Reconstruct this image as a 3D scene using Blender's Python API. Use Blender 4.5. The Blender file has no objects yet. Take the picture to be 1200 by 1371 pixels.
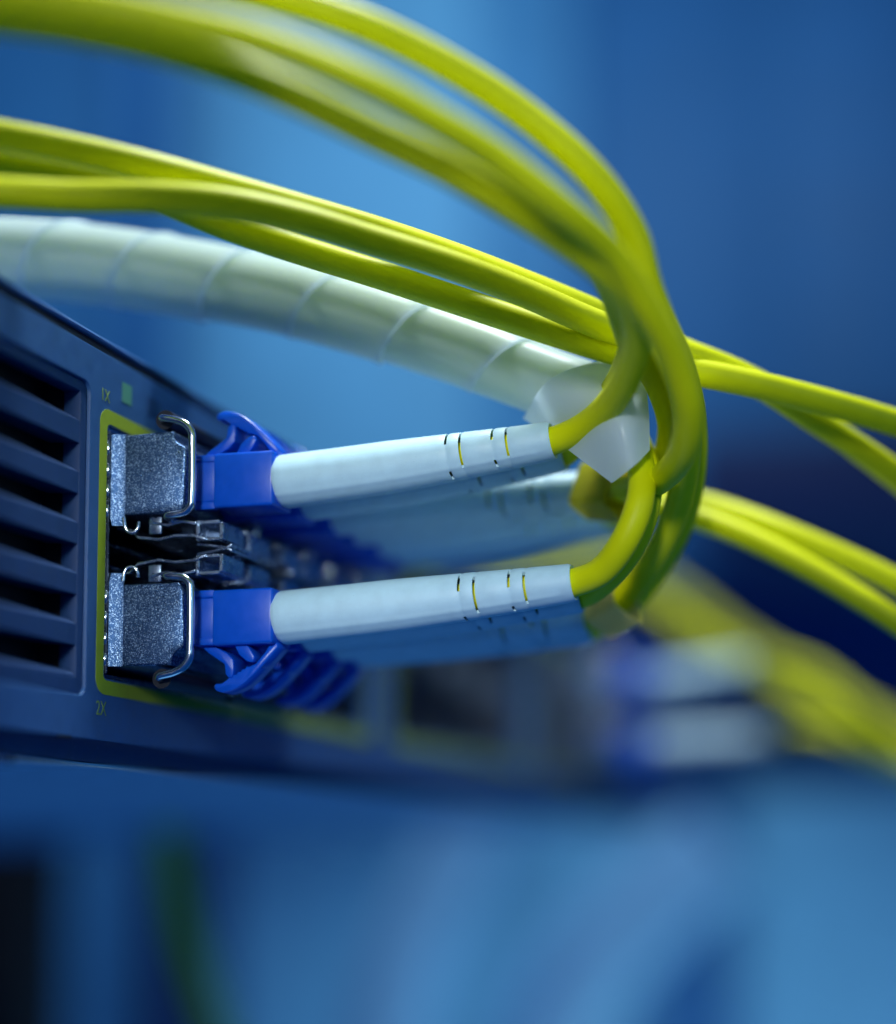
import bpy, bmesh, math, random
from mathutils import Vector, Matrix
random.seed(4)

# ------------------------------------------------------------------ camera, light, exposure (1 unit = 1 cm)
scn = bpy.context.scene
scn.unit_settings.system = 'METRIC'
scn.unit_settings.scale_length = 0.01
FPX, PX0, PY0, D0 = 2200.0, 1000.0, 900.0, 15.7      # focal length and optical centre in photo pixels, focus distance in cm
PW, PH = 1200.0, 1371.0

def cam_basis():
    D = Vector((1300 - PX0, -(1140 - PY0), FPX)).normalized()
    V = Vector((0, 1, 0)); V = (V - D * V.dot(D)).normalized()
    N = V.cross(D)
    r = math.radians(2.4)
    return N * math.cos(r) + V * math.sin(r), D, V * math.cos(r) - N * math.sin(r)
BN, BD, BV = cam_basis()                             # panel normal (x), along the panel (y), up (z), seen by the camera
def c2w(c): return Vector((BN.dot(c), BD.dot(c), BV.dot(c)))
CAM = -c2w(Vector(((140 - PX0) / FPX, -(740 - PY0) / FPX, 1)) * D0)
def ray(x, y): return c2w(Vector(((x - PX0) / FPX, -(y - PY0) / FPX, 1)))
def at(x, y, d): return CAM + ray(x, y) * d          # a point at a given distance from the lens
def on(x, y, ax, val):
    r = ray(x, y); return CAM + r * ((val - CAM[ax]) / r[ax])

cd = bpy.data.cameras.new('camera'); cam = bpy.data.objects.new('camera', cd)
scn.collection.objects.link(cam); scn.camera = cam
right, up, fwd = c2w(Vector((1, 0, 0))), c2w(Vector((0, 1, 0))), c2w(Vector((0, 0, 1)))
cam.matrix_world = Matrix(((right.x, up.x, -fwd.x, CAM.x), (right.y, up.y, -fwd.y, CAM.y), (right.z, up.z, -fwd.z, CAM.z), (0, 0, 0, 1)))
cd.sensor_fit = 'HORIZONTAL'; cd.sensor_width = 36.0
cd.lens = FPX / PW * 36.0
cd.shift_x = (PW / 2 - PX0) / PW
cd.shift_y = -(PH / 2 - PY0) / PW
cd.clip_start = 0.2; cd.clip_end = 2000
cd.dof.use_dof = True
cd.dof.focus_distance = 15.62
cd.dof.aperture_fstop = cd.lens / 1000.0 / 1.05      # iris 1.05 cm wide
cd.dof.aperture_blades = 0

world = bpy.data.worlds.new('World'); scn.world = world; world.use_nodes = True
bg = world.node_tree.nodes['Background']
bg.inputs['Color'].default_value = (0.006, 0.13, 0.56, 1); bg.inputs['Strength'].default_value = 0.31

def area(name, loc, target, sx, sy, power, col):
    l = bpy.data.lights.new(name, 'AREA'); l.shape = 'RECTANGLE'; l.size = sx; l.size_y = sy
    l.energy = power; l.color = col
    o = bpy.data.objects.new(name, l); scn.collection.objects.link(o)
    o.location = loc
    o.rotation_euler = (Vector(target) - Vector(loc)).to_track_quat('-Z', 'Y').to_euler()
    return o
area('ceiling_lamp', (4, 3.5, 28), (2.0, 0, 0), 7, 5, 13500, (0.90, 0.97, 1.0))
sl_ = bpy.data.lights.new('front_spot', 'SPOT'); sl_.energy = 52000; sl_.color = (0.92, 0.98, 1.0); sl_.spot_size = math.radians(13); sl_.spot_blend = .8; sl_.shadow_soft_size = 3.5
so_ = bpy.data.objects.new('front_spot', sl_); scn.collection.objects.link(so_); so_.location = (9, -36, 8)
so_.rotation_euler = (Vector((2.6, .8, -.3)) - Vector(so_.location)).to_track_quat('-Z', 'Y').to_euler()
area('side_lamp', (20, -11, 8), (0, 1, 0), 14, 14, 600, (0.35, 0.72, 1.0))
area('aisle_lamp', (-20, 40, 50), (-28, 85, 18), 40, 20, 16500, (0.62, 0.90, 1.0))  # unseen fill light added to brighten the upper left backdrop
area('low_lamp', (-4, 6, -26), (0, 4, 0), 20, 16, 700, (0.25, 0.62, 1.0))  # added fill from below, gives blue bounce on the undersides
area('floor_level_lamp', (0, 48, -30), (-14, 90, -12), 30, 10, 9500, (0.54, 0.88, 1.0))  # another unseen fill, added to lift the lower backdrop

vs = scn.view_settings
vs.view_transform = 'Standard'; vs.look = 'None'; vs.exposure = 0.0; vs.gamma = 1.0; vs.use_curve_mapping = False
scn.render.engine = 'CYCLES'
scn.cycles.use_denoising = True
scn.cycles.max_bounces = 8; scn.cycles.transparent_max_bounces = 12
scn.cycles.caustics_reflective = False; scn.cycles.caustics_refractive = False
scn.cycles.sample_clamp_indirect = 6.0

# ------------------------------------------------------------------ helpers
COL = scn.collection
def lin(r, g, b):
    f = lambda c: (c / 255 / 12.92) if c / 255 <= 0.04045 else ((c / 255 + 0.055) / 1.055) ** 2.4
    return (f(r), f(g), f(b), 1)
M = {}
def mat(name, col, rough=0.5, metal=0.0, spec=0.5, noise=0.0, nscale=20, bump=0.0, bscale=120, coat=0.0):
    m = bpy.data.materials.new(name); m.use_nodes = True; nt = m.node_tree; b = nt.nodes['Principled BSDF']
    b.inputs['Roughness'].default_value = rough; b.inputs['Metallic'].default_value = metal
    b.inputs['Specular IOR Level'].default_value = spec; b.inputs['Base Color'].default_value = col
    b.inputs['Coat Weight'].default_value = coat
    tc = nt.nodes.new('ShaderNodeTexCoord')
    if noise:
        n = nt.nodes.new('ShaderNodeTexNoise'); n.inputs['Scale'].default_value = nscale; n.inputs['Detail'].default_value = 5
        nt.links.new(tc.outputs['Object'], n.inputs['Vector'])
        r = nt.nodes.new('ShaderNodeMapRange'); r.inputs['From Min'].default_value = .3; r.inputs['From Max'].default_value = .7
        r.inputs['To Min'].default_value = 1 - noise; r.inputs['To Max'].default_value = 1 + noise
        nt.links.new(n.outputs['Fac'], r.inputs['Value'])
        mx = nt.nodes.new('ShaderNodeVectorMath'); mx.operation = 'SCALE'
        mx.inputs[0].default_value = col[:3]; nt.links.new(r.outputs['Result'], mx.inputs['Scale'])
        nt.links.new(mx.outputs['Vector'], b.inputs['Base Color'])
        r2 = nt.nodes.new('ShaderNodeMapRange'); r2.inputs['To Min'].default_value = max(.02, rough - .1); r2.inputs['To Max'].default_value = min(1, rough + .1)
        nt.links.new(n.outputs['Fac'], r2.inputs['Value']); nt.links.new(r2.outputs['Result'], b.inputs['Roughness'])
    if bump:
        n2 = nt.nodes.new('ShaderNodeTexNoise'); n2.inputs['Scale'].default_value = bscale; n2.inputs['Detail'].default_value = 3
        nt.links.new(tc.outputs['Object'], n2.inputs['Vector'])
        bp = nt.nodes.new('ShaderNodeBump'); bp.inputs['Strength'].default_value = bump; bp.inputs['Distance'].default_value = 0.01
        nt.links.new(n2.outputs['Fac'], bp.inputs['Height']); nt.links.new(bp.outputs['Normal'], b.inputs['Normal'])
    M[name] = m; return m

mat('panel_paint', (0.038, 0.125, 0.33, 1), .42, 0, .4, .10, 6, .25, 160)
mat('vent_plastic', (0.015, 0.055, 0.17, 1), .5, 0, .35, .10, 8, .25, 140)
mat('black_gap', (0.004, 0.006, 0.012, 1), .6)
mat('frame_print', (0.33, 0.47, 0.03, 1), .5, 0, .4, .06, 10)
mat('text_print', (0.22, 0.36, 0.10, 1), .6, 0, .3)
mat('led_green', (0.11, 0.34, 0.24, 1), .3)
mat('led_dark', (0.02, 0.06, 0.16, 1), .3)
mat('boot_plastic', (0.50, 0.74, 0.86, 1), .45, 0, .4, .05, 7, .22, 110)
mat('connector_blue', (0.002, 0.085, 0.60, 1), .33, 0, .45, .05, 12, .06, 80)
mat('cable_yellow', (0.71, 0.745, 0.002, 1), .44, 0, .18, .04, 3, .05, 30)
mat('wire_steel', (0.62, 0.70, 0.80, 1), .16, 1.0)
mat('cage_steel', (0.40, 0.50, 0.64, 1), .28, 1.0, .5, .15, 9, .15, 60)
mat('base_zinc', (0.30, 0.52, 0.74, 1), .5, 0, .4, .08, 4)  # base sheet colour paled to make up for missing light from below
mat('black_rubber', (0.01, 0.012, 0.02, 1), .4)
mat('label_film', (1.0, 0.84, 0.28, 1), .4, 0, .4, .06, 6)
mat('label_film_dark', (0.58, 0.56, 0.03, 1), .4, 0, .4, .06, 6)  # same film as the cream sleeve, darkened to stand for shade

# speckled zinc housing
m = mat('zinc_housing', (0.16, 0.22, 0.34, 1), .38, 1.0); nt = m.node_tree; b = nt.nodes['Principled BSDF']
tc = nt.nodes.new('ShaderNodeTexCoord'); vo = nt.nodes.new('ShaderNodeTexVoronoi'); vo.inputs['Scale'].default_value = 130
nt.links.new(tc.outputs['Object'], vo.inputs['Vector'])
cr = nt.nodes.new('ShaderNodeValToRGB'); cr.color_ramp.elements[0].position = .72; cr.color_ramp.elements[0].color = (0.035, 0.08, 0.18, 1)
cr.color_ramp.elements[1].position = .95; cr.color_ramp.elements[1].color = (0.32, 0.46, 0.66, 1)
sp = nt.nodes.new('ShaderNodeSeparateColor'); nt.links.new(vo.outputs['Color'], sp.inputs['Color'])
nt.links.new(sp.outputs[0], cr.inputs['Fac']); nt.links.new(cr.outputs['Color'], b.inputs['Base Color'])
rr = nt.nodes.new('ShaderNodeMapRange'); rr.inputs['To Min'].default_value = .5; rr.inputs['To Max'].default_value = .25
nt.links.new(sp.outputs[1], rr.inputs['Value']); nt.links.new(rr.outputs['Result'], b.inputs['Roughness'])
bp = nt.nodes.new('ShaderNodeBump'); bp.inputs['Strength'].default_value = .3; bp.inputs['Distance'].default_value = .01
nt.links.new(sp.outputs[2], bp.inputs['Height']); nt.links.new(bp.outputs['Normal'], b.inputs['Normal'])

# milky spiral wrap
m = mat('wrap_film', (0.84, 0.94, 1.0, 1), .28, 0, .5); nt = m.node_tree; b = nt.nodes['Principled BSDF']
out = nt.nodes['Material Output']; trn = nt.nodes.new('ShaderNodeBsdfTransparent'); trn.inputs['Color'].default_value = (.92, .95, 1, 1)
tl = nt.nodes.new('ShaderNodeBsdfTranslucent'); tl.inputs['Color'].default_value = (.86, .94, 1, 1)
m1 = nt.nodes.new('ShaderNodeMixShader'); m1.inputs['Fac'].default_value = .58
m2 = nt.nodes.new('ShaderNodeMixShader'); m2.inputs['Fac'].default_value = .32
nt.links.new(b.outputs[0], m1.inputs[1]); nt.links.new(tl.outputs[0], m1.inputs[2])
nt.links.new(m1.outputs[0], m2.inputs[1]); nt.links.new(trn.outputs[0], m2.inputs[2]); nt.links.new(m2.outputs[0], out.inputs['Surface'])

for k_ in ('label_film', 'label_film_dark'):               # paper-thin film lets light through
    nt = M[k_].node_tree; b = nt.nodes['Principled BSDF']; tl2 = nt.nodes.new('ShaderNodeBsdfTranslucent'); tl2.inputs['Color'].default_value = (1, .86, .42, 1) if k_ == 'label_film' else (.7, .66, .02, 1)
    mx2 = nt.nodes.new('ShaderNodeMixShader'); mx2.inputs['Fac'].default_value = .5
    nt.links.new(b.outputs[0], mx2.inputs[1]); nt.links.new(tl2.outputs[0], mx2.inputs[2]); nt.links.new(mx2.outputs[0], nt.nodes['Material Output'].inputs['Surface'])
we = M['wrap_film'].copy(); we.name = 'wrap_end'; M['wrap_end'] = we
[n for n in we.node_tree.nodes if n.type == 'MIX_SHADER' and abs(n.inputs['Fac'].default_value - .32) < .01][0].inputs['Fac'].default_value = .10
def dust(m, scale, amount, col):
    nt = m.node_tree; b = nt.nodes['Principled BSDF']; src = b.inputs['Base Color'].links[0].from_socket
    tc = nt.nodes.new('ShaderNodeTexCoord'); vo = nt.nodes.new('ShaderNodeTexVoronoi'); vo.inputs['Scale'].default_value = scale
    nz = nt.nodes.new('ShaderNodeTexNoise'); nz.inputs['Scale'].default_value = scale * .35
    nt.links.new(tc.outputs['Object'], vo.inputs['Vector']); nt.links.new(tc.outputs['Object'], nz.inputs['Vector'])
    r1 = nt.nodes.new('ShaderNodeMapRange'); r1.inputs['From Min'].default_value = .05; r1.inputs['From Max'].default_value = .16; r1.inputs['To Min'].default_value = 1; r1.inputs['To Max'].default_value = 0
    r2 = nt.nodes.new('ShaderNodeMapRange'); r2.inputs['From Min'].default_value = .52; r2.inputs['From Max'].default_value = .7; r2.inputs['To Max'].default_value = amount
    nt.links.new(vo.outputs['Distance'], r1.inputs['Value']); nt.links.new(nz.outputs['Fac'], r2.inputs['Value'])
    ml = nt.nodes.new('ShaderNodeMath'); ml.operation = 'MULTIPLY'; nt.links.new(r1.outputs['Result'], ml.inputs[0]); nt.links.new(r2.outputs['Result'], ml.inputs[1])
    mx = nt.nodes.new('ShaderNodeMix'); mx.data_type = 'RGBA'; mx.inputs['B'].default_value = col
    nt.links.new(ml.outputs[0], mx.inputs['Factor']); nt.links.new(src, mx.inputs['A']); nt.links.new(mx.outputs['Result'], b.inputs['Base Color'])
dust(M['panel_paint'], 14, .35, (.35, .5, .65, 1)); dust(M['vent_plastic'], 12, .35, (.25, .4, .55, 1)); dust(M['boot_plastic'], 16, .3, (.25, .42, .55, 1)); dust(M['cable_yellow'], 9, .22, (.35, .33, .06, 1))

def link(name, me, material, parent=None, smooth=None):
    o = bpy.data.objects.new(name, me); COL.objects.link(o)
    if material is not None and not me.materials: me.materials.append(M[material])
    if parent is not None: o.parent = parent
    if smooth is not None:
        for p in me.polygons: p.use_smooth = True
        me.set_sharp_from_angle(angle=math.radians(smooth))
    return o
def tag(o, label=None, cat=None, group=None, kind=None):
    if label: o['label'] = label
    if cat: o['category'] = cat
    if group: o['group'] = group
    if kind: o['kind'] = kind
    return o
def empty(name, loc=(0, 0, 0)):
    o = bpy.data.objects.new(name, None); COL.objects.link(o); o.location = loc; o.empty_display_size = .3; return o
def mesh_bm(bm, name='m'):
    bmesh.ops.recalc_face_normals(bm, faces=bm.faces[:])
    me = bpy.data.meshes.new(name); bm.to_mesh(me); bm.free(); return me
def copy_tree(o, parent=None, off=None):
    c = o.copy(); COL.objects.link(c); c.parent = parent
    if off is not None: c.location = c.location + Vector(off)
    for ch in list(o.children): copy_tree(ch, c)
    return c
def box_bm(x0, x1, y0, y1, z0, z1, bev=0.0, seg=2):
    bm = bmesh.new()
    v = [bm.verts.new((x, y, z)) for x in (x0, x1) for y in (y0, y1) for z in (z0, z1)]
    for f in ((0, 1, 3, 2), (4, 6, 7, 5), (0, 4, 5, 1), (2, 3, 7, 6), (0, 2, 6, 4), (1, 5, 7, 3)): bm.faces.new([v[i] for i in f])
    if bev: bmesh.ops.bevel(bm, geom=bm.edges[:], offset=bev, segments=seg, affect='EDGES', profile=.5)
    return bm
def box(name, material, parent, x0, x1, y0, y1, z0, z1, bev=0.0):
    return link(name, mesh_bm(box_bm(x0, x1, y0, y1, z0, z1, bev)), material, parent, 50 if bev else None)
def prism_bm(pts, y0, y1, bev=0.0, seg=2):               # (x,z) outline pulled along y
    bm = bmesh.new(); n = len(pts)
    a = [bm.verts.new((p[0], y0, p[1])) for p in pts]; c = [bm.verts.new((p[0], y1, p[1])) for p in pts]
    bm.faces.new(a); bm.faces.new(c[::-1])
    for i in range(n): bm.faces.new((a[i], a[(i + 1) % n], c[(i + 1) % n], c[i]))
    bmesh.ops.recalc_face_normals(bm, faces=bm.faces[:])
    if bev: bmesh.ops.bevel(bm, geom=bm.edges[:], offset=bev, segments=seg, affect='EDGES', profile=.5)
    return bm
def prism(name, material, parent, pts, y0, y1, bev=0.0):
    return link(name, mesh_bm(prism_bm(pts, y0, y1, bev)), material, parent, 50 if bev else None)
def rrect(y0, y1, z0, z1, r, n=6):
    p = []
    for cy, cz, a0 in ((y1 - r, z1 - r, 0), (y0 + r, z1 - r, 90), (y0 + r, z0 + r, 180), (y1 - r, z0 + r, 270)):
        for k in range(n + 1):
            a = math.radians(a0 + 90 * k / n); p.append((cy + r * math.cos(a), cz + r * math.sin(a)))
    return p
def plate(outline, holes, x0, x1, bev=0.0):              # a sheet in the panel's plane with holes, x0..x1 thick
    cu = bpy.data.curves.new('c', 'CURVE'); cu.dimensions = '2D'; cu.fill_mode = 'BOTH'
    for pl in [outline] + holes:
        s = cu.splines.new('POLY'); s.points.add(len(pl) - 1); s.use_cyclic_u = True
        for q, p in zip(s.points, pl): q.co = (p[0], p[1], 0, 1)
    cu.extrude = (x1 - x0) / 2 - bev; cu.bevel_depth = bev; cu.bevel_resolution = 1; cu.offset = -bev
    o = bpy.data.objects.new('c', cu); COL.objects.link(o)
    dg = bpy.context.evaluated_depsgraph_get()
    me = bpy.data.meshes.new_from_object(o.evaluated_get(dg)); bpy.data.objects.remove(o); bpy.data.curves.remove(cu)
    me.materials.clear()
    mid = (x0 + x1) / 2
    for v in me.vertices: v.co = (v.co.z + mid, v.co.x, v.co.y)
    return me
def smooth_path(pts, n=12):
    P = [Vector(p) for p in pts]; out = []
    P = [P[0] * 2 - P[1]] + P + [P[-1] * 2 - P[-2]]
    for i in range(1, len(P) - 2):
        p0, p1, p2, p3 = P[i - 1], P[i], P[i + 1], P[i + 2]
        t0 = 0; t1 = t0 + max(1e-6, (p1 - p0).length) ** .5; t2 = t1 + max(1e-6, (p2 - p1).length) ** .5; t3 = t2 + max(1e-6, (p3 - p2).length) ** .5
        for k in range(n):
            t = t1 + (t2 - t1) * k / n
            a1 = p0 * ((t1 - t) / (t1 - t0)) + p1 * ((t - t0) / (t1 - t0)); a2 = p1 * ((t2 - t) / (t2 - t1)) + p2 * ((t - t1) / (t2 - t1)); a3 = p2 * ((t3 - t) / (t3 - t2)) + p3 * ((t - t2) / (t3 - t2))
            b1 = a1 * ((t2 - t) / (t2 - t0)) + a2 * ((t - t0) / (t2 - t0)); b2 = a2 * ((t3 - t) / (t3 - t1)) + a3 * ((t - t1) / (t3 - t1))
            out.append(b1 * ((t2 - t) / (t2 - t1)) + b2 * ((t - t1) / (t2 - t1)))
    out.append(P[-2]); return out
def frames(path, ref=Vector((0, 0, 1))):
    T = []
    for i in range(len(path)):
        T.append((path[min(i + 1, len(path) - 1)] - path[max(i - 1, 0)]).normalized())
    u = (ref - T[0] * ref.dot(T[0])).normalized(); out = []
    for i, t in enumerate(T):
        u = (u - t * u.dot(t)).normalized(); out.append((t, u, t.cross(u)))
    return out
def sweep(path, radius, sides=18, cap=True):
    fr = frames(path); vs_, fs = [], []
    for i, (p, (t, u, w)) in enumerate(zip(path, fr)):
        r = radius(i / (len(path) - 1)) if callable(radius) else radius
        for k in range(sides):
            a = 2 * math.pi * k / sides; vs_.append(p + u * (r * math.cos(a)) + w * (r * math.sin(a)))
    for i in range(len(path) - 1):
        for k in range(sides):
            a, b_ = i * sides + k, i * sides + (k + 1) % sides
            fs.append((a, b_, b_ + sides, a + sides))
    if cap:
        fs.append(tuple(range(sides))[::-1]); fs.append(tuple(range((len(path) - 1) * sides, len(path) * sides)))
    me = bpy.data.meshes.new('tube'); me.from_pydata([v[:] for v in vs_], [], fs); me.validate()
    bm = bmesh.new(); bm.from_mesh(me); bmesh.ops.recalc_face_normals(bm, faces=bm.faces[:]); bm.to_mesh(me); bm.free()
    return me
def tube(name, material, parent, pts, r, n=12, sides=18):
    return link(name, sweep(smooth_path(pts, n), r, sides), material, parent, 50)
def solid(me, thick, offset=-1):
    o = bpy.data.objects.new('s', me); COL.objects.link(o)
    md = o.modifiers.new('s', 'SOLIDIFY'); md.thickness = thick; md.offset = offset
    r = bpy.data.meshes.new_from_object(o.evaluated_get(bpy.context.evaluated_depsgraph_get())); bpy.data.objects.remove(o); return r

# ------------------------------------------------------------------ background, far behind: dim equipment aisle
def bgmat(name, rgb): return mat(name, lin(*rgb), .6, 0, .3, .10, .25)
bgmat('bg_soft', (78, 142, 192)); bgmat('bg_dusk', (48, 108, 164))
bgmat('bg_wall', (50, 108, 170))
bgmat('bg_pale', (112, 176, 218)); bgmat('bg_mid', (62, 128, 184)); bgmat('bg_deep', (40, 98, 156)); bgmat('bg_navy', (10, 34, 86)); bgmat('bg_black', (3, 5, 12)); bgmat('bg_white', (140, 200, 240))
def bgbox(name, material, x0, y0, x1, y1, Y, th, label, cat, group=None):
    a = on(x0, y1, 1, Y); c = on(x1, y0, 1, Y)
    o = empty(name, (0, 0, 0)) if False else box(name, material, None, a.x, c.x, Y, Y + th, a.z, c.z, .3)
    return tag(o, label, cat, group)
a = on(-500, 1900, 1, 120); c = on(1900, -500, 1, 120)
tag(box('back_wall', 'bg_wall', None, a.x, c.x, 120, 124, a.z, c.z), kind='structure')
bgbox('cabinet_door', 'bg_mid', -200, -300, 160, 700, 80, 4, 'medium blue cabinet door at the far left behind the cables', 'cabinet door')
bgbox('rack_post', 'bg_deep', 150, -300, 205, 1000, 70, 4, 'dark blue upright post behind the yellow cables at upper left', 'post')
bgbox('cabinet_door', 'bg_pale', 212, -300, 640, 980, 82, 4, 'pale blue cabinet door behind the middle of the cables', 'cabinet door')
bgbox('cabinet_door', 'bg_soft', 640, -300, 760, 760, 83, 4, 'narrow medium blue cabinet door right of the pale door', 'cabinet door')  # added strip, its in-between tone stands for light falling off
bgbox('rack_post', 'bg_dusk', 760, -300, 1060, 760, 84, 4, 'wide dark blue upright post at upper right', 'post')
bgbox('cabinet_door', 'bg_dusk', 1060, -300, 1500, 760, 82, 4, 'medium blue cabinet door at the right edge', 'cabinet door')
bgbox('rack_device', 'bg_navy', 915, 540, 1600, 715, 62, 20, 'dark navy rack unit behind the right ends of the cables', 'rack unit')
# ------------------------------------------------------------------ the switch
SW = empty('network_switch', (0, 0, 0))
tag(SW, 'dark blue rack switch with louvred vent and yellow outlined ports', 'network switch')
Y0P, Y1P = -6.0, 30.0
GRP = [(0.03, 6.95), (8.1, 15.0), (16.2, 23.1)]
VZ0, VZ1 = -1.40, 1.58
holes = [rrect(-5.8, -.30, VZ0, VZ1, .10)] + [rrect(a, b_, -1.20, 1.25, .05, 3) for a, b_ in GRP]
pm = plate([(Y0P, -1.80), (Y1P, -1.80), (Y1P, 1.95), (Y0P, 1.95)], holes, -.15, 0, .012)
panel = link('front_panel', pm, 'panel_paint', SW, 40)
# louvred vent set into the panel
vent = link('vent_frame', plate(rrect(-5.79, -.31, VZ0 + .01, VZ1 - .01, .09), [rrect(-5.6, -.42, -1.24, 1.47, .02, 2)], -.20, -.03, .008), 'vent_plastic', SW, 40)
zc = [1.345, .855, .372, -.105, -.58, -1.055]             # openings
edges = [1.47] + [z for c_ in zc for z in (c_ + .115, c_ - .115)] + [-1.24]
smesh = None
for i in range(0, len(edges), 2):
    z1, z0 = edges[i], edges[i + 1]
    if z1 - z0 < .02: continue
    pts = [(-.035, z0), (-.035, z1 - .05), (-.10, z1), (-.34, z1 - .03), (-.34, z0 + .02)]
    prism('slat', 'vent_plastic', vent, pts, -5.6, -.42)
box('vent_back', 'black_gap', SW, -.55, -.42, -5.8, -.3, -1.4, 1.6)  # black sheet added to paint the shade inside the vent
box('vent_side', 'black_gap', SW, -.42, -.205, -.40, -.30, -1.4, 1.6)  # second black piece, keeps the side of the openings in painted shade
# top: dark gap, then the lid's lip; bottom: curled-under edge and base sheet
prism('lid_gap', 'black_gap', SW, [(-.10, 1.95), (-.06, 2.02), (-.10, 2.075), (-.6, 2.075), (-.6, 1.95)], Y0P, Y1P)
prism('lid', 'panel_paint', SW, [(-.05, 2.075), (-.03, 2.09), (-.05, 2.12), (-26, 2.12), (-26, 2.075)], Y0P, Y1P)
bot = [(-.004, -1.80)] + [(-.004 - .16 * math.sin(math.radians(a)) * 1.0, -1.80 - .19 * (1 - math.cos(math.radians(a)))) for a in (20, 40, 60, 80, 90)] + [(-.26, -1.99), (-.26, -1.80)]
link('bottom_rail', mesh_bm(prism_bm(bot, Y0P, Y1P)), 'vent_plastic', SW, 50)
prism('base_sheet', 'base_zinc', SW, [(-.07, -2.035), (-.055, -2.05), (-.07, -2.065), (-26, -2.065), (-26, -2.035)], Y0P, Y1P)
box('rail_slot', 'black_gap', SW, -.03, .002, -.75, -.52, -1.815, -1.79)
box('foot_tab', 'cage_steel', SW, -.3, -.03, -1.75, -1.35, -2.08, -2.035, .01)
# painted outline round each port group, cages behind
for gi, (a, b_) in enumerate(GRP):
    fm = plate(rrect(a - .155, b_ + .155, -1.36, 1.41, .16, 8), [rrect(a - .022, b_ + .022, -1.222, 1.272, .06, 5)], .0005, .004)
    link('port_outline', fm, 'frame_print', SW)
    box('cage_back', 'black_gap', SW, -1.6, -1.5, a, b_, -1.2, 1.25)
    n = round((b_ - a) / 1.40)
    box('cage_floor', 'cage_steel', SW, -1.5, -.02, a + .01, b_ - .01, -1.195, -1.16)
    box('cage_roof', 'cage_steel', SW, -1.5, -.02, a + .01, b_ - .01, 1.21, 1.245)
    box('cage_shelf', 'cage_steel', SW, -1.5, -.10, a + .05, b_ - .05, -.10, -.07)
    box('cage_shelf', 'cage_steel', SW, -1.5, -.10, a + .05, b_ - .05, .12, .15)
    w = box('cage_wall', 'cage_steel', SW, -1.5, .015, a + .012, a + .028, -1.155, 1.2)
    for k in range(1, n + 1):
        wk = w.copy(); COL.objects.link(wk); wk.location.y = 1.40 * k - (.06 if k == n else 0)
    if gi == 0:                                           # springy contact fingers along the near wall
        fb = prism_bm([(-.08, -.07), (.005, -.06), (.02, 0), (.005, .06), (-.08, .07)], .028, .05, .006, 1)
        fme = mesh_bm(fb)
        for zz in (1.03, .82, .62, .42, -.42, -.62, -.82, -1.02):
            fo = link('spring_finger', fme, 'wire_steel', SW, 50); fo.location = (0, 0, zz)
# printed marks
def text(s, y, z, h, material):
    cu = bpy.data.curves.new('t', 'FONT'); cu.body = s; cu.size = h / .69; cu.extrude = .001; cu.space_character = 1.0
    o = bpy.data.objects.new('t', cu); COL.objects.link(o)
    me = bpy.data.meshes.new_from_object(o.evaluated_get(bpy.context.evaluated_depsgraph_get())); bpy.data.objects.remove(o)
    me.materials.clear()
    for v in me.vertices: v.co = (v.co.z + .003, y + v.co.x * .8, z + v.co.y)
    return link('port_number', me, material, SW)
text('1X', -.12, 1.475, .12, 'text_print')
text('2X', -.11, -1.56, .135, 'text_print')
def tri(y, z, s, material, name):
    bm = bmesh.new(); q = [(.004, y - s * .6, z - s), (.004, y + s * .6, z - s), (.004, y, z + s)]
    bm.faces.new([bm.verts.new(p) for p in q]); link(name, mesh_bm(bm), material, SW)
box('led_window', 'led_green', SW, -.02, .004, .28, .46, 1.56, 1.76)
box('led_window', 'led_dark', SW, -.02, .004, .80, 1.02, 1.56, 1.76)
tri(1.42, 1.64, .09, 'led_green', 'led_arrow')

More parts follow.
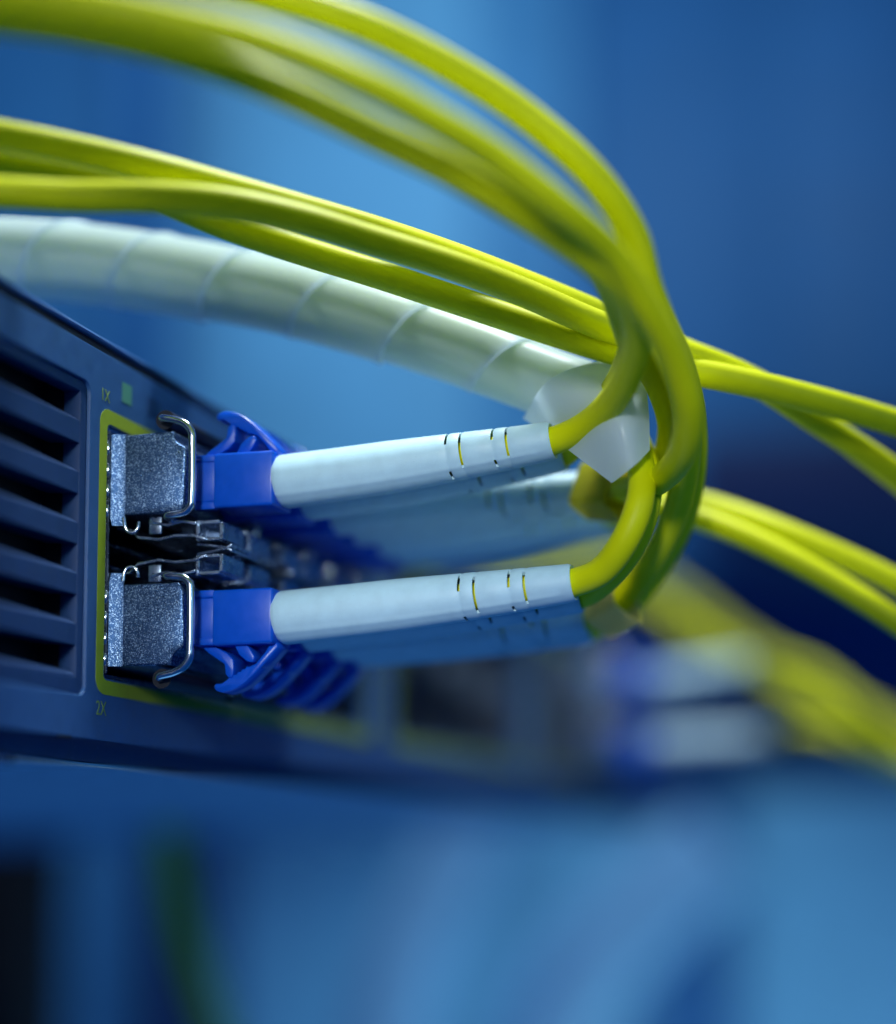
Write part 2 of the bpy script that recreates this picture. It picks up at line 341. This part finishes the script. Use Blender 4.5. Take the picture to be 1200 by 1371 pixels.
# ------------------------------------------------------------------ plug-in transceivers
PITCH = 1.40; NEAR = .10
ZT, ZB = .77, -.69
def transceiver(s):                                       # s = +1 top row, -1 bottom row (upside down)
    r = empty('transceiver')
    pr = [(-1.2, .40), (.12, .395), (.63, .41), (.645, .31), (.70, .275), (.745, .25), (.765, .20), (.75, -.31), (.70, -.39), (-1.2, -.41)]
    P = [(x, z * s) for x, z in pr]
    prism('housing', 'zinc_housing', r, P, 0, 1.30, .02)
    # flared sheet collar at the panel
    bm = bmesh.new()
    prof = [(.02, -.040), (.045, -.034), (.12, -.010), (.15, -.004)]
    zs = [(.40, .40), (.0, 0), (-.42, -.42), (-.50, -.50)]
    vv = [[bm.verts.new((x + (.02 if j == 3 else 0), y, z[0] * s)) for x, y in prof] for j, z in enumerate(zs)]
    for j in range(3):
        for i in range(3): bm.faces.new((vv[j][i], vv[j][i + 1], vv[j + 1][i + 1], vv[j + 1][i]))
    link('collar', solid(mesh_bm(bm), .012, 0), 'zinc_housing', r, 40)
    # bail wire: one bent rod, over the housing and down both sides
    side = [(.56, .52), (.70, .49), (.80, .44), (.855, .36), (.862, .25), (.862, -.28), (.85, -.36), (.79, -.415), (.62, -.44)]
    y0, y1 = -.075, 1.375
    pts = [(x, y0, z * s) for x, z in side[::-1]] + [(.54, y0 + .04, .53 * s), (.535, y0 + .14, .53 * s), (.535, y1 - .14, .53 * s), (.54, y1 - .04, .53 * s)] + [(x, y1, z * s) for x, z in side]
    pts = [(.60, .15, -.45 * s), (.60, y0 + .05, -.445 * s)] + pts + [(.60, y1 - .05, -.445 * s), (.60, 1.15, -.45 * s)]
    tube('bail_wire', 'wire_steel', r, pts, .036, 8, 14)
    tube('bail_sleeve', 'black_rubber', r, [(.535, .02, .53 * s), (.535, .5, .53 * s), (.535, 1.28, .53 * s)], .095, 4, 20)
    # release latch under the body
    z = lambda a, b_: (min(a * s, b_ * s), max(a * s, b_ * s))
    rs = random.Random(3)
    def strip(name, cl, y0, y1, th, material):               # bent sheet strip, (x,z) centre line
        a_ = [(x, zz + th / 2) for x, zz in cl]; b2 = [(x, zz - th / 2) for x, zz in cl[::-1]]
        prism(name, material, r, [(x, zz * s) for x, zz in a_ + b2], y0, y1, .006)
    strip('release_plate', [(.02, -.50), (.16, -.52), (.24, -.60), (.45, -.63), (.62, -.60), (.80, -.61), (.93, -.65)], .08, 1.22, .03, 'cage_steel')
    strip('latch_tongue', [(.40, -.47), (.55, -.50), (.70, -.47), (.84, -.50)], .05, .50, .03, 'wire_steel')
    strip('latch_tongue', [(.30, -.50), (.50, -.54), (.72, -.52)], .70, 1.25, .03, 'cage_steel')
    for ya, x0 in ((.06, .36), (.60, .42), (1.15, .36)):
        lz = z(-.58, -.41); box('latch_ear', 'cage_steel', r, x0, x0 + .13, ya, ya + .03, lz[0], lz[1], .01)
    fb = bmesh.new()
    for ya in (.10, .70):
        for (x0, x1, a_, b2) in ((.82, .86, -.66, -.46), (1.06, 1.10, -.66, -.49), (.86, 1.06, -.50, -.465), (.86, 1.06, -.665, -.63)):
            lz = z(a_, b2); t_ = mesh_bm(box_bm(x0, x1, ya, ya + .45, lz[0], lz[1], .006, 1)); fb.from_mesh(t_)
    link('latch_frame', mesh_bm(fb), 'cage_steel', r, 40)
    strip('latch_lip', [(.80, -.68), (.95, -.70), (1.10, -.73), (1.16, -.70)], .16, 1.18, .028, 'cage_steel')
    hook = [(.145, -.42), (.15, -.50), (.18, -.555), (.23, -.56), (.265, -.52), (.27, -.46)]
    tube('curled_hook', 'wire_steel', r, [(x, -.01 + .01 * k, zz * s) for k, (x, zz) in enumerate(hook)], .019, 6, 10)
    return r
tT, tB = transceiver(1), transceiver(-1)
rank = ['nearest', 'second', 'third']
used_t = {1: tT, -1: tB}; first = {1: True, -1: True}
def put_transceiver(s, y, label):
    if first[s]: o = used_t[s]; first[s] = False
    else: o = copy_tree(used_t[s])
    o.location = (0, y, ZT if s > 0 else ZB)
    tag(o, label, 'transceiver', 'transceivers plugged into the switch')
put_transceiver(1, NEAR, 'nearest speckled metal transceiver in the top row of ports')
put_transceiver(-1, NEAR, 'nearest speckled metal transceiver in the bottom row of ports')
put_transceiver(1, NEAR + PITCH, 'second metal transceiver of the top row, hidden behind the nearest')
put_transceiver(-1, NEAR + PITCH, 'second metal transceiver of the bottom row, hidden behind the nearest')
put_transceiver(1, NEAR + 2 * PITCH, 'third metal transceiver of the top row, out of focus')
FARY = 19.07
put_transceiver(1, FARY, 'far blurred transceiver in the top row of the distant port group')
put_transceiver(-1, FARY, 'far blurred transceiver in the bottom row of the distant port group')

# ------------------------------------------------------------------ fibre patch cables
_conn = {}
def connector_meshes(s):
    if s in _conn: return _conn[s]
    bm = box_bm(.97, 1.585, -.225, .225, -.27, .27, .03)
    bm2 = box_bm(.60, .98, -.20, .20, -.20, .235, .015)
    t = mesh_bm(bm2); bm.from_mesh(t)
    bm3 = box_bm(.78, .985, -.205, -.12, -.275, -.20, .01); t = mesh_bm(bm3); bm.from_mesh(t)
    bm3 = box_bm(.78, .985, -.215, .215, .19, .26, .01); t = mesh_bm(bm3); bm.from_mesh(t)
    body = mesh_bm(bm)
    body.transform(Matrix.Diagonal((1, 1, s, 1)));
    clip = [(.80, .24), (.90, .33), (1.00, .40), (1.06, .44), (1.07, .54), (1.10, .575), (1.145, .57), (1.155, .50), (1.15, .40), (1.08, .33), (1.0, .285), (.92, .23)]
    cb = prism_bm([(x, z * s) for x, z in clip], -.13, .13, .012)
    cb.from_mesh(mesh_bm(prism_bm([(x, z * s) for x, z in [(1.17, .26), (1.22, .36), (1.30, .43), (1.36, .44), (1.38, .39), (1.34, .32), (1.30, .26)]], -.16, .10, .012)))
    c = mesh_bm(cb)
    top = [(1.60, .30), (1.52, .39), (1.42, .49), (1.34, .57), (1.26, .635), (1.19, .675), (1.12, .70), (1.04, .715), (.975, .695), (.95, .66)]
    bt = [(.965, .625), (1.03, .625), (1.08, .59)]
    x, zz = 1.10, .575
    for k in range(5):                                      # ribbed grip on the underside
        bt += [(x + .015, zz - .012), (x + .03, zz + .004)]; x += .042; zz -= .025
    bt += [(1.37, .45), (1.46, .35), (1.52, .26), (1.58, .24)]
    tr = mesh_bm(prism_bm([(a, b_ * s) for a, b_ in top + bt], -.125, .125, .010, 1))
    fer = sweep([Vector((.35, 0, 0)), Vector((.62, 0, 0))], .0625, 14)
    _conn[s] = (body, c, tr, fer); return _conn[s]

def boot_mesh(path_fn, s, rot=0.0):
    sl = {.635: [(20, 80), (-80, -50), (160, 230)],   .685: [(-45, 60), (120, 165)], .800: [(15, 80), (-65, -38), (150, 220)], .850: [(-38, 62), (115, 160)]}
    W = .0043
    ts = sorted(set([0, .006, .015, .04, .1, .2, .3, .4, .5, .55, .60, .74, .90, .94, .97, .985, .995, 1.0] + [t + d for t in sl for d in (-W * 1.8, -W, W, W * 1.8)]))
    def rad(t):
        r = .262 - .010 * min(1, t / .5)
        if t > .42: r -= .070 * ((t - .42) / .58) ** 1.15
        if t < .02: r -= .020 * (1 - t / .02) ** 2
        if t > .985: r -= .014 * ((t - .985) / .015) ** 2
        return r
    path = [path_fn(t) for t in ts]; fr = frames(path)
    SD = 72; vs_, fs = [], []
    for t, p, (T, u, w) in zip(ts, path, fr):
        for k in range(SD):
            a = 2 * math.pi * k / SD; r = rad(t)
            d = math.degrees(a)
            r += .007 * math.exp(-((d - 318) / 5) ** 2) * (t < .97) + .004 * math.exp(-((d - 140) / 5) ** 2)
            for tt, rg in sl.items():                       # soft lips beside the slits
                if abs(t - tt) < W * 1.1: r -= .004
            # angle 0 faces the camera side (-y), 90 is up
            vs_.append(p + u * (r * math.sin(a)) - Vector((0, 1, 0)) * (r * math.cos(a)))
    for i in range(len(ts) - 1):
        mid = (ts[i] + ts[i + 1]) / 2
        for k in range(SD):
            d = (k + .5) * 360 / SD + rot; cut = False
            for tt, rg in sl.items():
                if abs(mid - tt) < W * .6:
                    for a0, a1 in rg:
                        if any(a0 <= d + q <= a1 for q in (-720, -360, 0, 360)): cut = True
            if cut: continue
            a, b_ = i * SD + k, i * SD + (k + 1) % SD
            fs.append((a, b_, b_ + SD, a + SD))
    me = bpy.data.meshes.new('boot'); me.from_pydata([v[:] for v in vs_], [], fs)
    bm = bmesh.new(); bm.from_mesh(me); bmesh.ops.recalc_face_normals(bm, faces=bm.faces[:]); bm.to_mesh(me); bm.free()
    return solid(me, .040, -1)

def patch_cable(s, slot_y, ch, end, route, label, group, rot=0.0, flag=None, rr=.135):
    """connector in channel ch (0 near, 1 far) of the port at slot_y; end = boot tip (world); route = cable points after it"""
    zc_ = ZT if s > 0 else ZB
    base = Vector((0, slot_y + .36 + .60 * ch, zc_ - (.07 if s > 0 else -.05)))
    r = empty('fibre_patch_cable', base); tag(r, label, 'fibre cable', group)
    body, clip, trig, fer = connector_meshes(s)
    b = link('connector_body', body, 'connector_blue', r, 45); link('ferrule', fer, 'boot_plastic', b, 45)
    link('latch', clip, 'connector_blue', b, 45); link('latch_trigger', trig, 'connector_blue', b, 45)
    E_ = Vector(end) - base
    S_ = Vector((1.57, 0, 0)); c1 = Vector((S_.x + (E_.x - S_.x) * .5, E_.y * .35, E_.z * .36))
    def pf(t): return S_ * (1 - t) ** 2 + c1 * (2 * t * (1 - t)) + E_ * t ** 2
    link('boot', boot_mesh(pf, s, rot), 'boot_plastic', r, 38)
    dirn = (pf(1) - pf(.97)).normalized()
    P = [pf(.3), pf(.5), pf(.7), pf(.85), pf(1)] + [Vector(p) - base for p in route]
    tube('cable_jacket', 'cable_yellow', r, P, rr, 10, 20)
    return r

def R(*pts): return [at(*p) for p in pts]
def sh(pts, dx, dy, dd): return [(x + dx, y + dy, d + dd) for x, y, d in pts]
I_arc = [(800, 354, 13.71), (675, 270, 13.25), (600, 226, 13.05), (500, 178, 12.85), (400, 129, 12.65), (300, 88, 12.55), (200, 57, 12.45), (100, 36, 12.35), (0, 22, 12.25), (-140, 10, 12.15), (-800, 0, 12.0)]
H_arc = [(822, 346, 13.65), (750, 278, 13.15), (660, 208, 12.85), (575, 157, 12.55), (500, 116, 12.35), (350, 55, 12.15), (200, 18, 11.95), (100, 0, 11.85), (-100, -28, 11.75), (-800, -110, 11.5)]
G_arc = [(868, 385, 14.35), (847, 312, 14.16), (792, 232, 13.9), (682, 138, 13.71), (552, 62, 13.45), (450, 19, 13.25), (300, -22, 13.15), (150, -50, 13.05), (-200, -110, 12.9), (-800, -190, 12.7)]
grp = 'fibre patch cables plugged into the near transceivers'
tipA = on(741, 590, 1, .50); tipB = on(769, 780, 1, .50)
A = [(780, 573, 15.6), (815, 543, 15.3), (843, 495, 14.8), (853, 440, 14.3), (836, 392, 13.95)]
patch_cable(1, NEAR, 0, tipA, R(*(A + I_arc)), 'yellow fibre cable with blue plug and pale boot, nearest of the top row', grp)
patch_cable(1, NEAR, 1, on(756, 606, 1, 1.10), R(*(sh(A, -3, -6, .45) + sh(I_arc, 0, 0, .4))), 'fibre cable just behind the nearest top one, its boot mostly hidden', grp, 25)
B = [(806, 764, 15.45), (838, 722, 15.3), (857, 672, 15.35), (858, 622, 15.7), (838, 575, 16.1), (795, 540, 16.35)]
WC = [(840, 546, 16.3), (760, 521, 16.4), (680, 491, 16.5), (550, 446, 16.8), (400, 402, 17.1), (250, 372, 17.4), (100, 352, 17.7), (-60, 345, 18.0), (-260, 345, 18.4)]
patch_cable(-1, NEAR, 0, tipB, R(*(B + sh(WC, 4, -14, 0))), 'yellow fibre cable with blue plug and pale boot, nearest of the bottom row', grp, 16)
patch_cable(-1, NEAR, 1, on(779, 796, 1, 1.10), R(*(sh(B, 8, 8, .4) + sh(WC, -4, 16, .25))), 'fibre cable just behind the nearest bottom one, rising into the wrap', grp, 15)
C = [(826, 808, 17.0), (866, 760, 16.8), (899, 702, 16.4), (917, 637, 16.0), (920, 565, 15.5), (904, 485, 14.9)]
patch_cable(-1, NEAR + PITCH, 0, on(786, 826, 1, 1.95), R(*(C + G_arc)), 'fibre cable with a cream label sleeve rising into the topmost yellow arc', grp, 40)
patch_cable(-1, NEAR + PITCH, 1, on(794, 840, 1, 2.55), R(*(sh(C, 9, 8, .45) + sh(G_arc, 0, 0, .4))), 'fibre cable rising tucked behind the one with the cream label sleeve', grp, 5)
E = [(812, 654, 17.0), (850, 654, 16.3), (885, 641, 15.6), (914, 606, 15.0), (922, 550, 14.6), (902, 482, 14.3), (864, 412, 13.95)]
patch_cable(1, NEAR + PITCH, 0, on(784, 655, 1, 1.95), R(*(E + H_arc)), 'fibre cable with a dark yellow label sleeve looping up beside the wrap end', grp, 60)
F = [(830, 656, 17.4), (862, 648, 17.0), (890, 615, 16.5), (898, 565, 16.0), (880, 510, 15.6), (850, 465, 15.2)]
patch_cable(1, NEAR + PITCH, 1, on(800, 664, 1, 2.55), R(*(F + sh(I_arc, 0, 0, .85))), 'fibre cable making the tight inner loop beside the wrap end', grp, 30)
Mr = [(850, 678, 18.3), (900, 684, 18.1), (970, 706, 17.9), (1060, 748, 17.7), (1200, 832, 17.5), (1330, 930, 17.3), (1700, 1210, 17.2), (2300, 1620, 17)]
patch_cable(1, NEAR + 2 * PITCH, 0, on(812, 690, 1, 3.35), R(*Mr), 'fibre cable running out to the right edge, lower of the soft pair', grp, 10)
patch_cable(1, NEAR + 2 * PITCH, 1, on(826, 700, 1, 3.95), R(*[(862, 668, 18.9), (905, 667, 18.6), (970, 683, 18.4), (1060, 716, 18.1), (1200, 780, 17.9), (1330, 860, 17.7), (1700, 1100, 17.8), (2300, 1480, 18)]), 'fibre cable running out to the right edge, upper of the soft pair', grp, 20)
fg = 'blurred fibre patch cables in the distant port group'
patch_cable(1, FARY, 0, on(1005, 888, 1, FARY + .4), R((1040, 885, 31.5), (1090, 900, 31), (1150, 945, 30.5), (1230, 1010, 30)), 'far blurred cable with pale boot in the distant top row', fg)
patch_cable(1, FARY, 1, on(1012, 893, 1, FARY + 1.0), R((1045, 892, 32), (1095, 908, 31.5), (1150, 955, 31), (1230, 1025, 30.5)), 'far blurred cable behind the other in the distant top row', fg)
patch_cable(-1, FARY, 0, on(1035, 985, 1, FARY + .4), R((1070, 978, 31.5), (1120, 985, 31), (1200, 1020, 30.5), (1290, 1060, 30)), 'far blurred cable with pale boot in the distant bottom row', fg)

# label sleeves round two of the cables
def sleeve(name_parent, p0, p1, w, h, material, twist):
    p0, p1 = at(*p0), at(*p1); t = (p1 - p0).normalized(); u = (Vector((0, 0, 1)) - t * t.z).normalized(); v = t.cross(u)
    bm = bmesh.new(); ring = []
    for p, sc in ((p0, .95), (p0.lerp(p1, .5), 1.0), (p1, 1.04)):
        rg = []
        for q in rrect(-w, w, -h, h, .05, 3):
            a = math.radians(twist); x, y = q[0] * math.cos(a) - q[1] * math.sin(a), q[0] * math.sin(a) + q[1] * math.cos(a)
            rg.append(bm.verts.new(p + u * (y * sc) + v * (x * sc)))
        ring.append(rg)
    n = len(ring[0])
    for j in range(2):
        for k in range(n): bm.faces.new((ring[j][k], ring[j][(k + 1) % n], ring[j + 1][(k + 1) % n], ring[j + 1][k]))
    return link('label_sleeve', solid(mesh_bm(bm), .03, 1), material, None, 40)
def child_of(o, root):
    o.parent = root; o.location = -root.location; return o
roots = {o['label']: o for o in COL.objects if o.get('category') == 'fibre cable'}
child_of(sleeve(None, (800, 822, 16.95), (838, 798, 16.8), .20, .23, 'label_film', 25), roots['fibre cable with a cream label sleeve rising into the topmost yellow arc'])
child_of(sleeve(None, (785, 658, 17.0), (832, 656, 16.75), .19, .24, 'label_film_dark', 20), roots['fibre cable with a dark yellow label sleeve looping up beside the wrap end'])

# ------------------------------------------------------------------ loose yellow cables
lg = 'loose yellow cables crossing in front of the wrap'
def loose(pts, label, group, r=.138):
    P = R(*pts); base = P[0].copy()
    o = link('fibre_cable', sweep(smooth_path([p - base for p in P], 14), r, 20), 'cable_yellow', None, 50); o.location = base
    return tag(o, label, 'cable', group)
loose([(-800, 100, 13.4), (-160, 160, 13.9), (0, 182, 14.1), (100, 201, 14.3), (200, 224, 14.5), (300, 251, 14.8), (400, 279, 15.1), (500, 308, 15.4), (600, 341, 15.7), (700, 379, 15.95), (800, 420, 16.2), (900, 464, 16.5), (1000, 506, 16.8), (1100, 566, 17.2), (1200, 640, 17.6), (1330, 745, 18), (1700, 1010, 19), (2300, 1350, 20)], 'yellow cable uppermost at the left edge, slipping behind its neighbours', lg)
loose([(-800, 110, 13.6), (-160, 190, 14.2), (0, 217, 14.5), (100, 236, 14.7), (190, 256, 14.9), (300, 300, 15.2), (400, 334, 15.4), (500, 365, 15.6), (600, 398, 15.7), (700, 431, 15.75), (800, 463, 15.85), (900, 491, 16.0), (1000, 512, 16.2), (1100, 537, 16.5), (1200, 566, 16.8), (1330, 612, 17.2), (1700, 760, 18), (2300, 1000, 19)], 'yellow cable passing lowest over the wrap and ending upper at the right edge', lg)
loose([(-800, 230, 13.2), (-160, 250, 13.7), (0, 258, 13.9), (100, 263, 14.1), (200, 264, 14.25), (300, 272, 14.4), (400, 293, 14.6), (500, 323, 14.85), (600, 354, 15.1), (700, 391, 15.4), (800, 434, 15.65), (900, 468, 16.0), (1000, 506, 16.45), (1100, 568, 17.0), (1200, 634, 17.4), (1330, 735, 17.8), (1700, 990, 18.8), (2300, 1310, 19.8)], 'yellow cable in front at the left, ending lower at the right edge', lg)
sg = 'strongly blurred cables arching behind the lower boots'
loose([(500, 815, 40), (590, 762, 40), (690, 738, 40), (780, 750, 40), (860, 795, 40), (940, 852, 39), (1060, 925, 38), (1200, 1000, 37), (1340, 1080, 36), (1700, 1270, 35), (2200, 1500, 34)], 'blurred yellow cable arching behind the lower boots, lower of two', sg, .19)
loose([(560, 790, 42), (650, 745, 42), (740, 728, 42), (830, 748, 42), (910, 800, 42), (990, 860, 41), (1100, 925, 40), (1240, 1000, 39), (1350, 1060, 38), (1700, 1240, 37), (2200, 1470, 36)], 'blurred yellow cable arching behind the lower boots, upper of two', sg, .19)

# ------------------------------------------------------------------ spiral wrap
WR = empty('spiral_wrap', at(400, 402, 17.1)); tag(WR, 'milky translucent spiral wrap holding a bundle of yellow cables', 'cable wrap')
wp = smooth_path([at(*p) for p in WC[::-1]], 30)
cum = [0.0]
for i in range(1, len(wp)): cum.append(cum[-1] + (wp[i] - wp[i - 1]).length)
wf = frames(wp)
def along(d):
    d = max(0, min(cum[-1], d)); i = max(0, min(len(cum) - 2, next((k for k in range(len(cum) - 1) if cum[k + 1] >= d), len(cum) - 2)))
    f_ = (d - cum[i]) / (cum[i + 1] - cum[i]); p = wp[i].lerp(wp[i + 1], f_)
    t, u, w = wf[i]; t2, u2, w2 = wf[i + 1]
    return p, u.lerp(u2, f_).normalized(), w.lerp(w2, f_).normalized()
PIT = 1.08; WID = PIT * 1.05; L = cum[-1]; NTH = 44; NV = 14
vs_, fs = [], []
turns = L / PIT; NU = int(turns * NTH)
for i in range(NU + 1):
    c0 = L * i / NU; th = 2 * math.pi * c0 / PIT + 2.2
    for j in range(NV + 1):
        v = -.5 + j / NV; d = c0 + v * WID
        p, u, w = along(d); q = d / L
        rad_ = (.47 - .15 * q) * (1 + .02 * math.sin(3.1 * c0)) + .010 * v + .022 * max(0, (abs(v) - .40) / .10) * (v > 0)
        vs_.append(p + u * (rad_ * math.cos(th)) - w * (rad_ * math.sin(th)) - WR.location)
for i in range(NU):
    for j in range(NV):
        a = i * (NV + 1) + j; fs.append((a, a + 1, a + NV + 2, a + NV + 1))
me = bpy.data.meshes.new('wrap'); me.from_pydata([v[:] for v in vs_], [], fs)
link('wrap_coil', solid(me, .026, 0), 'wrap_film', WR, 60)
rows = [[(702, 560, 16.3), (738, 508, 15.85), (820, 479, 16.1)], [(735, 582, 15.95), (790, 530, 15.5), (858, 494, 15.9)], [(775, 612, 15.6), (830, 566, 15.25), (867, 545, 15.6)], [(820, 646, 15.4), (846, 626, 15.25), (869, 603, 15.45)]]
g1 = [smooth_path([at(*p) for p in r_], 8) for r_ in rows]
colsn = [smooth_path([g1[j][k] for j in range(4)], 8) for k in range(len(g1[0]))]
vs_ = [p - WR.location for c_ in colsn for p in c_]; nr = len(colsn[0]); fs = [(k * nr + j, k * nr + j + 1, (k + 1) * nr + j + 1, (k + 1) * nr + j) for k in range(len(colsn) - 1) for j in range(nr - 1)]
me = bpy.data.meshes.new('end'); me.from_pydata([v[:] for v in vs_], [], fs)
link('loose_end', solid(me, .028, 0), 'wrap_end', WR, 60)
# two more cables of the bundle, seen faintly through the wrap
for k, (dx, dy, dd) in enumerate([(0, 14, -.17), (0, -20, -.12)]):
    loose(sh([(700, 498, 16.5), (550, 446, 16.8), (400, 402, 17.1), (250, 372, 17.4), (100, 352, 17.7), (-60, 345, 18.0), (-260, 345, 18.4)], dx, dy, dd), ['yellow cable faintly seen inside the wrap, lower of two', 'yellow cable faintly seen inside the wrap, upper of two'][k], 'cables inside the spiral wrap')

# ------------------------------------------------------------------ blurred things below the switch
bgbox('rack_post', 'bg_black', -300, 1000, 22, 1700, 40, 4, 'near black upright at the lower left edge', 'post')
bgbox('cabinet_door', 'bg_mid', 40, 900, 185, 1700, 60, 4, 'dim blue door panel at lower left', 'cabinet door')
bgbox('rack_post', 'bg_navy', 190, 900, 250, 1700, 57, 4, 'narrow navy upright at lower left', 'post')
bgbox('cabinet_door', 'bg_pale', 300, 1020, 860, 1800, 95, 4, 'pale blue cabinet door under the switch', 'cabinet door')
bgbox('rack_post', 'bg_deep', 870, 1060, 970, 1800, 88, 4, 'dark blue upright at lower right', 'post')
bgbox('cabinet_door', 'bg_pale', 985, 1040, 1500, 1800, 92, 4, 'pale blue cabinet door at lower right', 'cabinet door')
def hose(pts, material, r, label, cat, name):
    P = R(*pts); base = P[0].copy()
    o = link(name, sweep(smooth_path([p - base for p in P], 10), r, 20), material, None, 50); o.location = base; tag(o, label, cat)
hose([(650, 1060, 62), (610, 1150, 62), (545, 1280, 62), (500, 1480, 62)], 'bg_white', 1.5, 'blurred white hose hanging under the switch, left of two', 'hose', 'white_hose')
hose([(960, 1130, 64), (860, 1220, 64), (770, 1330, 64), (720, 1480, 64)], 'bg_white', 2.0, 'blurred white hose hanging under the switch, right of two', 'hose', 'white_hose')
hose([(215, 1040, 38), (228, 1130, 38), (245, 1230, 38), (275, 1330, 38), (320, 1460, 38)], 'cable_yellow', .32, 'blurred yellow cable hanging down at lower left', 'cable', 'fibre_cable')
